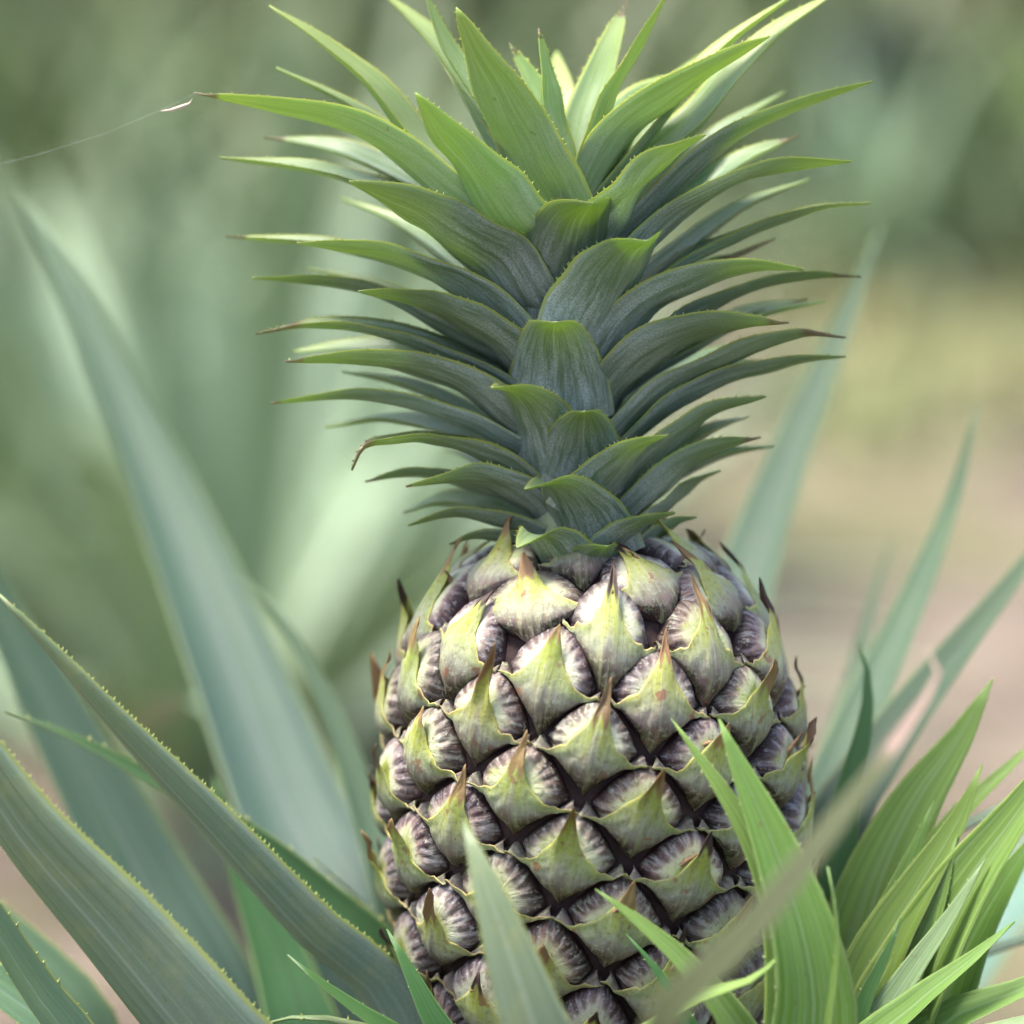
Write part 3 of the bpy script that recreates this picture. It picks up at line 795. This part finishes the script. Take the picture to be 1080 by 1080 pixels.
# D: thin tip, deep green blade going behind B
plant_leaf(rt_(-.02, .0, .20), [(6,750,-60),(70,776,-70),(150,820,-80),(250,880,-90),(330,945,-95),(410,1030,-95)], 92, ('dark_top', OU), plant,
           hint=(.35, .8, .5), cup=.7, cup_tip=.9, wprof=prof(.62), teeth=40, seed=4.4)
plant_leaf(rt_(-.07, -.03, .12), [(-190,930,40),(-90,985,45),(0,1045,45),(80,1120,40)], 120, (OT, OU), plant,
           hint=(.2, .8, .6), cup=.6, wprof=prof(.5), teeth=60, seed=4.1)  # this and the next leaf are added to darken the bright soil gap
plant_leaf(rt_(-.07, .0, .12), [(-160,860,-160),(-60,930,-150),(20,1000,-140),(90,1090,-130)], 120, (OT, OU), plant,
           hint=(.2, .8, .6), cup=.6, wprof=prof(.5), teeth=40, seed=4.2)
# E: pale blurred leaf behind
plant_leaf(rt_(-.05, .02, .18), [(-70,480,-480),(-10,620,-460),(70,780,-420),(150,930,-380),(225,1080,-330)], 150, ('blue_top', OU), plant,
           hint=(.3, .5, 1), cup=.6, cup_tip=.6, wprof=prof(.6), teeth=0, seed=5.5)
plant_leaf(rt_(.0, .05, .2), [(252,603,-420),(300,660,-400),(345,745,-360),(385,860,-300),(420,980,-240)], 74, ('blue_top', OU), plant,
           hint=(.4, .5, .8), cup=.7, wprof=prof(.6), teeth=0, seed=6.6)
plant_leaf(rt_(-.01, .02, .2), [(225,820,-330),(250,900,-320),(290,1000,-290),(330,1120,-250)], 150, ('dark_top', OU), plant,
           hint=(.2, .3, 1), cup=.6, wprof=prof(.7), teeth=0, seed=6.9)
plant_leaf(rt_(.0, .0, .22), [(330,905,-130),(380,950,-130),(430,1020,-110),(470,1090,-90)], 40, ('blue_top', OU), plant,
           hint=(.4, .8, .3), cup=.7, wprof=prof(.7), teeth=14, seed=7.2)
# I: blunt leaf in front of the fruit
plant_leaf(rt_(.0, -.13, .2), [(489,866,400),(503,905,420),(528,975,435),(562,1075,440),(590,1160,430)], 112, ('old_under', 'old_under'), plant,
           hint=(-.2, .05, 1), cup=.45, cup_tip=.35, wprof=prof(.42), teeth=50, tooth=3.5*S, seed=8.1)
# N: out-of-focus olive leaf running up to the right
plant_leaf(rt_(.02, -.17, .16), [(978,684,560),(990,712,600),(945,785,680),(880,870,760),(790,985,820),(690,1105,840)], 39, ('olive_under', 'olive_under'), plant,
           hint=(-.5, .2, 1), cup=.4, cup_tip=.5, wprof=prof(.4, 1.5), teeth=0, seed=9.1, dry=.10, shrink=-.35, label='blurred olive leaf crossing low in front of the fruit')
# P, Q, S: behind on the right
plant_leaf(rt_(.03, .06, .2), [(932,232,-760),(895,330,-720),(850,440,-660),(805,560,-580),(770,680,-480),(730,820,-350)], 132, ('blue_top', OU), plant,
           hint=(-.35, .3, 1), cup=.6, cup_tip=.55, wprof=prof(.7), teeth=0, seed=10.1)
plant_leaf(rt_(.05, .05, .2), [(1032,425,-420),(1008,520,-400),(970,620,-360),(925,720,-310),(880,830,-240),(840,950,-170)], 104, ('blue_top', OU), plant,
           hint=(-.4, .45, .9), cup=.55, cup_tip=.6, wprof=prof(.7), teeth=0, seed=11.1)
plant_leaf(rt_(.06, .05, .2), [(945,560,-650),(925,620,-620),(900,720,-560),(870,850,-440)], 70, ('blue_top', OU), plant,
           hint=(-.3, .45, .9), cup=.8, wprof=prof(.7), teeth=0, seed=11.8)
plant_leaf(rt_(.07, .03, .2), [(1120,540,-260),(1060,625,-240),(990,715,-215),(930,800,-180),(880,900,-130)], 104, ('blue_top', OU), plant,
           hint=(-.4, .7, .8), cup=.55, cup_tip=.6, wprof=prof(.5), teeth=0, seed=12.1)
# long old leaves low behind the young plant
plant_leaf(rt_(.05, .0, .17), [(1150,790,-60),(1070,845,-50),(990,890,-40),(900,955,-30),(850,1010,-20)], 58, (OT, OU), plant,
           hint=(-.2, .9, .2), cup=.8, wprof=prof(.4), teeth=70, tooth=4*S, seed=13.1)
plant_leaf(rt_(.08, .02, .15), [(1190,960,-110),(1090,990,-105),(1010,1020,-100),(930,1080,-90)], 62, (OT, OU), plant,
           hint=(-.2, .9, .2), cup=.8, wprof=prof(.4), teeth=50, tooth=4*S, seed=13.6)

for i in range(20):  # low leaves below the view, added to block ground bounce under the fruit
    a = i*GA+.35; dv = Vector((math.cos(a), math.sin(a), 0)); L = .42+.12*((i*7) % 5)/5
    zt = .13+.10*i/19
    b0 = BASE+dv*.02+Vector((0, 0, .10+.007*i))
    P_ = [b0, b0+dv*L*.3+Vector((0, 0, zt*.75)), b0+dv*L*.65+Vector((0, 0, zt)), b0+dv*L+Vector((0, 0, zt*.75))]
    blade(P_, 130*S, Vector((0, 0, 1))-dv*.6, cup=.6, nt=26, nu=9, th=9*S, wprof=prof(.6), teeth=30, tooth=3*S, seed=70+i).build('leaf', [M[OT], M[OU]], plant)

# young shoots (slips) growing from the stalk under the fruit: fresh green blades
DT, YT, YU = 'deep_top', 'young_top', 'young_under'
plant_leaf(rt_(-.045, -.09, .27), [(408,980,150),(424,1010,158),(448,1060,165),(480,1130,165)], 98, (DT, YU), plant, hint=(.35, .45, .9), cup=.5, cup_tip=.6, wprof=prof(.75), teeth=18, tooth=2.5*S, seed=14.1, nt=30)
plant_leaf(rt_(-.05, -.09, .26), [(303,1007,150),(335,1035,155),(385,1072,155),(440,1120,150)], 78, (DT, YU), plant, hint=(.4, .7, .6), cup=.6, wprof=prof(.75), teeth=24, tooth=2.5*S, seed=14.5, nt=30)
plant_leaf(rt_(-.045, -.08, .26), [(270,1082,140),(300,1074,140),(345,1075,145),(400,1100,145)], 42, ('young_under', OU), plant, hint=(.1, .9, .4), cup=.8, wprof=prof(.6), teeth=22, tooth=4*S, seed=14.9, nt=26)
plant_leaf(rt_(-.0, -.10, .26), [(527,1018,295),(536,1050,298),(548,1110,298)], 60, (DT, DT), plant, hint=(.0, .2, 1), cup=.5, wprof=prof(.8), teeth=14, tooth=2.2*S, seed=15.2, nt=26)
# K and its neighbours on the right side of the fruit
plant_leaf(rt_(.04, -.09, .26), [(758,758,285),(780,810,292),(815,890,300),(845,980,305),(858,1060,300),(850,1140,290)], 130, (YT, YU), plant, hint=(.1, .25, 1), cup=.45, cup_tip=.6, wprof=prof(.62), teeth=40, tooth=2.4*S, seed=16.1)
plant_leaf(rt_(.035, -.08, .26), [(708,758,262),(742,805,270),(790,880,275),(820,960,275),(830,1080,270)], 75, (YT, YU), plant, hint=(-.1, .25, 1), cup=.5, wprof=prof(.7), teeth=30, tooth=2.2*S, seed=16.6)
plant_leaf(rt_(.03, -.09, .26), [(628,938,275),(668,968,282),(718,1012,288),(770,1075,285),(800,1140,270)], 96, (YT, YU), plant, hint=(.3, .4, .8), cup=.45, wprof=prof(.8), teeth=24, tooth=2.2*S, seed=17.1)
plant_leaf(rt_(.03, -.08, .25), [(660,985,235),(690,1020,240),(720,1070,240),(750,1130,235)], 62, (DT, YU), plant, hint=(.2, .3, .9), cup=.5, wprof=prof(.8), teeth=10, tooth=2.2*S, seed=17.7)
plant_leaf(rt_(.04, -.11, .25), [(828,1000,305),(800,1030,310),(742,1052,320),(690,1085,315),(650,1130,300)], 82, (YT, YU), plant, hint=(-.1, .9, .5), cup=.5, wprof=prof(.8), teeth=14, tooth=2.2*S, seed=18.1)
plant_leaf(rt_(.06, -.09, .25), [(873,914,315),(880,950,318),(884,1000,320),(874,1090,315),(866,1150,300)], 42, (YT, YU), plant, hint=(-.9, .1, .4), cup=.6, wprof=prof(.75), teeth=18, tooth=2.2*S, seed=18.8)
plant_leaf(rt_(.05, -.07, .25), [(815,950,255),(822,1000,258),(828,1060,258),(826,1130,250)], 38, (DT, OU), plant, hint=(-.7, .1, .6), cup=.6, wprof=prof(.75), teeth=0, seed=19.2)

# ------------------------------------------------------------------ YOUNG PLANT on the right
YB = Vector((pt(900, 1200, 40).x, pt(900, 1200, 40).y, 0))
young = empty('young_pineapple_plant', YB, 'young bright green pineapple plant with pointed leaves, right beside the fruit', 'plant')
def yr(dx=0, dy=0, z=.30): return YB+Vector((dx, dy, z))
yl = [
 ([(1047,716,10),(1015,775,15),(965,850,20),(925,940,20),(900,1040,15),(890,1120,10)], 165, (YT, YU), (-.2, .35, 1), .3, .72),
 ([(904,676,-70),(915,715,-65),(910,770,-60),(890,850,-50),(880,960,-40)], 86, ('deep_top', YU), (.3, .3, .9), .6, .7),
 ([(1036,806,95),(1012,865,98),(970,935,100),(930,1005,100),(905,1090,95)], 138, (YT, YU), (-.35, .45, .8), .5, .75),
 ([(1130,770,120),(1075,855,120),(1020,930,118),(975,1010,112),(935,1110,100)], 155, (YT, YU), (-.35, .4, .85), .55, .7),
 ([(1110,765,40),(1060,815,42),(1010,865,45),(965,940,45),(920,1060,40)], 86, (YT, YU), (-.4, .7, .6), .6, .65),
 ([(950,968,128),(938,1000,130),(915,1050,128),(895,1120,120)], 75, (DT, YU), (-.3, .4, .85), .5, .8),
 ([(1010,880,108),(985,960,112),(950,1040,112),(925,1120,105)], 109, (YT, YU), (-.3, .3, .9), .5, .75),
 ([(1070,972,150),(1025,1012,155),(965,1060,155),(900,1130,145)], 109, (YT, YU), (-.3, .75, .6), .55, .75),
 ([(1150,1005,140),(1075,1045,145),(1005,1075,145),(930,1140,130)], 112, (YT, YU), (-.2, .75, .7), .5, .7),
 ([(1100,870,60),(1060,930,65),(1020,1000,65),(985,1100,60)], 120, (YT, YU), (-.3, .4, .9), .35, .6),
 ([(985,845,70),(962,905,75),(930,980,75),(900,1060,70),(880,1130,60)], 90, (YT, YU), (-.3, .3, .9), .4, .7),
 ([(1040,905,130),(1000,970,135),(955,1035,135),(915,1110,125)], 76, (YU, YU), (-.3, .45, .85), .45, .75),
 ([(893,1040,135),(892,1070,136),(888,1120,130)], 29, (DT, YU), (-.5, .2, .8), .5, .8),
 ([(1130,1060,165),(1060,1085,170),(990,1110,165),(920,1160,150)], 96, (YU, YU), (-.2, .8, .6), .5, .7),
]
for i, (pts, W, mats, h, cp, tw) in enumerate(yl):
    plant_leaf(yr((pts[-1][0]-900)*.00008, -.02+.004*i, .26), pts, W, mats, young, hint=h, cup=cp, cup_tip=cp+.1, wprof=prof(tw), teeth=34, tooth=2.0*S, seed=30+i*.9, nt=36)
for i in range(6):   # the far side of its rosette
    a = R(20+i*28); L = .20
    b0 = yr(0, .01, .22); dirv = Vector((math.cos(a), math.sin(a), 0))
    P_ = [b0, b0+dirv*L*.35+Vector((0, 0, .10)), b0+dirv*L*.75+Vector((0, 0, .13)), b0+dirv*L*1.1+Vector((0, 0, .10))]
    blade(P_, 70*S, Vector((0, 0, 1))-dirv*.6, cup=.5, nt=24, nu=9, th=8*S, wprof=prof(.7), seed=50+i).build('leaf', [M[YT], M[YU]], young)
tube('stem', [YB+Vector((0, 0, -.01)), YB+Vector((.0, 0, .12)), YB+Vector((0, 0, .27))], [.022, .02, .016], M['stem'], young)

# ------------------------------------------------------------------ spider thread
thr = empty('spider_thread', pt(205, 98, 115), 'fine spider silk thread with a caught pale fleck, strung from the upper left leaf tip', 'spider thread')
tp = [pt(206, 98, 118), pt(170, 116, 110), pt(110, 141, 100), pt(40, 163, 85), pt(-60, 188, 60)]
tube('silk', tp, [.000013]*5, M['web'], thr, 6)
tube('fleck', [pt(170, 117, 111), pt(180, 116, 111), pt(190, 113, 111), pt(200, 109, 112), pt(203, 103, 114)], [.0001, .0003, .00045, .0002, .00005], M['dry'], thr, 8)

# ------------------------------------------------------------------ ground
def ground_material():
    m, t = newmat('soil'); N = NT(t)
    g = N.n('ShaderNodeTexCoord').outputs['Object']
    a = N.noise(g, .8, 4, .6); b = N.noise(g, 5, 5, .65); c_ = N.noise(g, 60, 4, .6)
    soil = N.ramp(b, [(.34, (0.043, 0.029, 0.019)), (.5, (0.102, 0.076, 0.055)), (.66, (0.174, 0.136, 0.105))])
    straw = N.ramp(c_, [(.3, (0.066, 0.063, 0.023)), (.7, (0.125, 0.119, 0.050))])
    col = N.mix(N.smooth(a, .46, .60), soil, straw)
    p = N.n('ShaderNodeBsdfPrincipled'); N.l(col, p.inputs['Base Color']); p.inputs['Roughness'].default_value = .9
    bp = N.n('ShaderNodeBump'); bp.inputs['Strength'].default_value = .8; bp.inputs['Distance'].default_value = .02
    N.l(N.math('ADD', N.math('MULTIPLY', b, 2.0), N.math('MULTIPLY', c_, .5)), bp.inputs['Height']); N.l(bp.outputs[0], p.inputs['Normal'])
    o = N.n('ShaderNodeOutputMaterial'); N.l(p.outputs[0], o.inputs[0])
    return m
g = Geo()
n = 80
P, U = [], []
for i in range(n+1):
    row, ur = [], []
    for j in range(n+1):
        x = (j/n-.5)*2; y = (i/n-.5)*2
        x = math.copysign(abs(x)**2.2, x)*220; y = math.copysign(abs(y)**2.2, y)*220
        z = .03*noise.noise(Vector((x*1.7, y*1.7, 0))) + .02*noise.noise(Vector((x*6, y*6, 3)))
        if math.hypot(x, y) < .6: z = min(z, .0)
        row.append(Vector((x, y+3, z))); ur.append((j/n, i/n))
    P.append(row); U.append(ur)
g.grid(P, U)
gr = g.build('ground', [ground_material()], None, Vector((0, 0, 0)))
tag(gr, 'bare tan soil with straw litter between the plants', 'ground', None, 'structure')

# ------------------------------------------------------------------ background plants
M['far_pale_top'] = leaf_mat('far_pale_leaf', (0.122, 0.202, 0.101), (0.209, 0.310, 0.194), (0.259, 0.338, 0.187), (0.324, 0.374, 0.216), powder=(0.346, 0.418, 0.346), powder_amt=.5, trans=.3)
M['far_bright_top'] = leaf_mat('far_bright_leaf', (.12, .22, .04), (.20, .34, .07), (.26, .38, .10), (.32, .40, .14), powder=(.30, .42, .18), powder_amt=.3, trans=.35)
M['far_green_top'] = leaf_mat('far_green_leaf', (0.050, 0.086, 0.032), (0.094, 0.137, 0.050), (0.144, 0.180, 0.065), (0.216, 0.259, 0.108), powder=(0.180, 0.245, 0.180), powder_amt=.4, trans=.25)
def far_plant(x, y, size, nleaf, mat, label, sd, parts, group='neighbouring pineapple plants out of focus', lean=.0):
    rnd = random.Random(sd)
    b0 = Vector((x, y, 0))
    root = empty('pineapple_plant', b0, label, 'plant', group)
    whole = Geo()
    for i in range(nleaf):
        f = i/(nleaf-1)
        az = i*GA+rnd.random()*.4
        el = R(22+58*f)+R(rnd.uniform(-6, 6))
        L = size*(.75+.35*rnd.random())*(1.0 if f < .75 else .85)
        dv = Vector((math.cos(az), math.sin(az), 0))
        droop = .30*(1-f)*rnd.uniform(.5, 1.3)
        P_ = []
        for q in (0, .3, .6, .85, 1):
            P_.append(b0+dv*(.02+L*q*math.cos(el)*(1+.1*q))+Vector((0, 0, .03+.06*f+L*(q*math.sin(el)-droop*q*q*q))))
        kw = dict(cup=.7, cup_tip=.7, nt=14, nu=5, th=.0022, wprof=prof(.7), seed=sd+i*.31)
        if parts: blade(P_, .05*size/.7, Vector((0, 0, 1))-dv*.7, **kw).build('leaf', [M[mat], M[mat]], root, b0)
        else: blade(P_, .05*size/.7, Vector((0, 0, 1))-dv*.7, geo=whole, **kw)
    if not parts: whole.build('foliage', [M[mat], M[mat]], root, b0)
    tube('stem', [b0+Vector((0, 0, -.02)), b0+Vector((0, 0, .05)), b0+Vector((0, 0, .14))], [.035, .035, .02], M['stem'], root, 10)
def gx(px, dist): return pm(px, 540, dist).x
def gy(dist): return CAM.y+dist*math.cos(PITCH)
fp = [ # px, distance, size, leaves, material, label
 (230, 2.9, .66, 34, 'far_pale_top', 'pale green blurred pineapple plant directly behind the big left leaf', 101, True),
 (430, 3.3, .60, 30, 'far_pale_top', 'blurred mint green pineapple plant just left of the fruit, behind it', 102, True),
 (30, 3.5, .62, 30, 'far_pale_top', 'blurred grey green pineapple plant at the left picture edge', 103, True),
 (330, 4.3, .70, 30, 'far_pale_top', 'second row pale pineapple plant seen between the crown and left leaf', 104, True),
 (110, 5.0, .72, 28, 'far_green_top', 'dull green blurred pineapple plant high at left, second row', 105, False),
 (500, 4.3, .75, 28, 'far_green_top', 'dull green pineapple plant hidden mostly behind the crown', 106, False),
 (-60, 4.6, .80, 28, 'far_green_top', 'dull green plant cut off by the left edge, third row', 107, False),
 (1140, 9.0, .62, 34, 'far_bright_top', 'bright green blurred plant at the upper right edge', 108, False),
 (1090, 6.9, .55, 28, 'far_green_top', 'green pineapple plant below the dark round shrub, near right edge', 115, False),
 (905, 7.0, .55, 28, 'far_pale_top', 'pale pineapple plant beyond the bare soil, right of the crown', 116, False),
 (1000, 7.4, .62, 30, 'far_green_top', 'far green pineapple plant beyond the bare soil at right', 109, False),
 (760, 8.2, .85, 30, 'far_green_top', 'far green pineapple plant behind the right side of the crown', 110, False),
 (250, 6.0, .95, 30, 'far_green_top', 'far green pineapple plant above the left leaves', 111, False),
 (560, 7.8, .9, 30, 'far_green_top', 'far green pineapple plant straight behind the crown top', 112, False),
 (880, 8.6, .95, 30, 'far_green_top', 'farthest dull pineapple plant left of the dark shrub', 113, False),
 (60, 7.4, .95, 30, 'far_green_top', 'farthest dull pineapple plant at upper left', 114, False),
]
for px, dist, size, nl, mat, lab, sd, parts in fp:
    far_plant(gx(px, dist), gy(dist), size, nl, mat, lab, sd, parts)

# shrubs far behind
def foliage_mat(name, a, b):
    return simple_mat(name, [a, b, [x*1.5 for x in b]], 3, .6, .2)
M['dark_fol'] = foliage_mat('dark_shrub_leaves', (0.008, 0.019, 0.012), (0.015, 0.032, 0.019))
M['grey_fol'] = foliage_mat('grey_shrub_leaves', (0.054, 0.058, 0.040), (0.097, 0.094, 0.065))
M['olive_fol'] = foliage_mat('olive_shrub_leaves', (0.094, 0.094, 0.043), (0.173, 0.158, 0.079))
def shrub(x, y, rx, h, mat, label, sd, n=1500, ls=.16):
    rnd = random.Random(sd); b0 = Vector((x, y, 0))
    root = empty('shrub', b0, label, 'shrub', 'shrubs far behind')
    g = Geo()
    lobes = [(Vector((rnd.uniform(-.6, .6)*rx, rnd.uniform(-.6, .6)*rx, rnd.uniform(.25, .8)*h)), rnd.uniform(.35, .6)*min(rx, h)) for _ in range(9)]
    for i in range(n):
        c, r = rnd.choice(lobes)
        d = Vector((rnd.gauss(0, 1), rnd.gauss(0, 1), rnd.gauss(0, 1))).normalized()
        p = b0+c+d*(r*rnd.uniform(.55, 1.0))
        if p.z < .02: p.z = .02+rnd.random()*.1
        nrm = (d+Vector((rnd.uniform(-1, 1), rnd.uniform(-1, 1), rnd.uniform(-.2, 1)))).normalized()
        a = nrm.orthogonal().normalized(); b = nrm.cross(a)
        q = rnd.random()*6.28; a, b = a*math.cos(q)+b*math.sin(q), b*math.cos(q)-a*math.sin(q)
        s = ls*rnd.uniform(.6, 1.2)
        ids = [g.add(p-a*s), g.add(p+b*s*.35+nrm*s*.08), g.add(p+a*s), g.add(p-b*s*.35+nrm*s*.08)]
        g.face(ids)
    g.build('foliage', [M[mat]], root, b0, smooth=False)
    for i in range(4):
        c, r = lobes[i]
        tube('stem', [b0+Vector((0, 0, -.03)), b0+c*.5+Vector((0, 0, -.05)), b0+c], [.05, .035, .015], M['bark'], root, 8)
for a in [
 (gx(938, 7.5), gy(7.5), .20, .62, 'dark_fol', 'dark green round shrub at upper right, far behind', 201, 1800, .08),
 (gx(120, 14), gy(14), 1.6, 1.2, 'grey_fol', 'grey green low shrub at upper left, far behind', 202, 1900, .18),
 (gx(420, 16), gy(16), 1.7, 1.3, 'grey_fol', 'grey green low shrub behind the left crown leaves', 203, 1900, .18),
 (gx(700, 17), gy(17), 1.7, 1.3, 'olive_fol', 'olive shrub behind the top of the crown', 204, 1900, .18),
 (gx(1060, 17), gy(17), 1.6, 1.3, 'grey_fol', 'dull green shrub in the upper right corner', 205, 1900, .18),
 (gx(-120, 16), gy(16), 1.7, 1.4, 'grey_fol', 'grey shrub at the far left edge', 206, 1700, .18),
 (gx(870, 19), gy(19), 2.0, 1.4, 'olive_fol', 'straw coloured shrub beyond the dark round shrub', 207, 1900, .18),
]: shrub(*a)
# a hedge-like wood that closes the field
g = Geo(); rnd = random.Random(5)
for i in range(9000):
    x = rnd.uniform(-30, 30); y = 34+rnd.uniform(-3, 4); z = abs(rnd.gauss(0, 1))*2.2
    p = Vector((x, y, min(z, 6+noise.noise(Vector((x*.3, 0, 0)))*2)))
    nrm = Vector((rnd.uniform(-1, 1), -1+rnd.uniform(-.5, .5), rnd.uniform(-.2, 1))).normalized()
    a = nrm.orthogonal().normalized(); b = nrm.cross(a); q = rnd.random()*6.28
    a, b = a*math.cos(q)+b*math.sin(q), b*math.cos(q)-a*math.sin(q); s = rnd.uniform(.3, .7)
    g.face([g.add(p-a*s), g.add(p+b*s*.4+nrm*s*.1), g.add(p+a*s), g.add(p-b*s*.4+nrm*s*.1)])
w = g.build('far_wood', [M['grey_fol']], None, Vector((0, 34, 0)), smooth=False)
tag(w, 'blurred grey green wood closing the field behind everything', 'wood', None, 'stuff')
# weeds and dry grass
M['weed'] = simple_mat('weed_blades', [(.10, .14, .05), (.20, .23, .09), (.34, .31, .15)], 2.0, .7)
g = Geo(); rnd = random.Random(9)
for i in range(9000):
    dist = 3.6+14*rnd.random()**1.2
    x = rnd.uniform(-.20, .20)*dist; y = gy(dist)
    dens = noise.noise(Vector((x*.9+4, y*.5, 0)))
    if ((dens < -.05 and dist < 8.5) or (x > .02*dist and dens < .34 and dist < 7.5)): continue
    b = Vector((x, y, -.02)); h = rnd.uniform(.05, .2); a = rnd.random()*6.28
    sd_ = Vector((math.cos(a), math.sin(a), 0))*rnd.uniform(.004, .012); ln = Vector((rnd.gauss(0, .06), rnd.gauss(0, .06), h))
    i0 = [g.add(b-sd_), g.add(b+sd_), g.add(b+ln*.6+sd_*.7), g.add(b+ln*.6-sd_*.7), g.add(b+ln+Vector((ln.x, ln.y, 0))*.6)]
    g.face(i0[:4]); g.face((i0[3], i0[2], i0[4]))
w = g.build('weeds', [M['weed']], None, Vector((0, 6, 0)), smooth=False)
tag(w, 'dry grass and weeds scattered over the field', 'grass', None, 'stuff')

# ------------------------------------------------------------------ light, sky, camera
SUN_EL, SUN_AZ = R(72), R(-88)      # azimuth from +Y (behind the fruit) towards +X
W_ = bpy.data.worlds.new('World'); scene.world = W_; W_.use_nodes = True
nt = W_.node_tree; nt.nodes.clear()
sky = nt.nodes.new('ShaderNodeTexSky'); sky.sky_type = 'NISHITA'; sky.sun_disc = False
sky.sun_elevation = SUN_EL; sky.sun_rotation = SUN_AZ
sky.air_density = 1.0; sky.dust_density = 4.0; sky.ozone_density = 1.0
bg = nt.nodes.new('ShaderNodeBackground'); bg.inputs[1].default_value = .15
out = nt.nodes.new('ShaderNodeOutputWorld')
nt.links.new(sky.outputs[0], bg.inputs[0]); nt.links.new(bg.outputs[0], out.inputs[0])
sun = bpy.data.lights.new('sun', 'SUN'); sun.energy = 3.2; sun.angle = R(14); sun.color = (1.0, .94, .83)
so = bpy.data.objects.new('sun', sun); C.objects.link(so)
sd = Vector((math.sin(SUN_AZ)*math.cos(SUN_EL), math.cos(SUN_AZ)*math.cos(SUN_EL), math.sin(SUN_EL)))
so.rotation_euler = sd.to_track_quat('Z', 'Y').to_euler(); so.location = sd*20

cam = bpy.data.cameras.new('camera'); co = bpy.data.objects.new('camera', cam); C.objects.link(co)
co.location = CAM; co.rotation_euler = (math.pi/2-PITCH, 0, 0)
cam.sensor_width = 36; cam.lens = 36*D/(1080*S)
cam.clip_start = .02; cam.clip_end = 1000
cam.dof.use_dof = True; cam.dof.focus_distance = D-.042; cam.dof.aperture_fstop = 5.0
cam.dof.aperture_blades = 0
scene.camera = co

scene.view_settings.view_transform = 'Standard'; scene.view_settings.look = 'None'
scene.view_settings.exposure = 1.72; scene.view_settings.gamma = 1.0
scene.render.engine = 'CYCLES'
scene.cycles.use_denoising = True
scene.cycles.use_adaptive_sampling = True; scene.cycles.adaptive_threshold = .03
scene.cycles.max_bounces = 6; scene.cycles.transmission_bounces = 4; scene.cycles.diffuse_bounces = 4; scene.cycles.glossy_bounces = 2
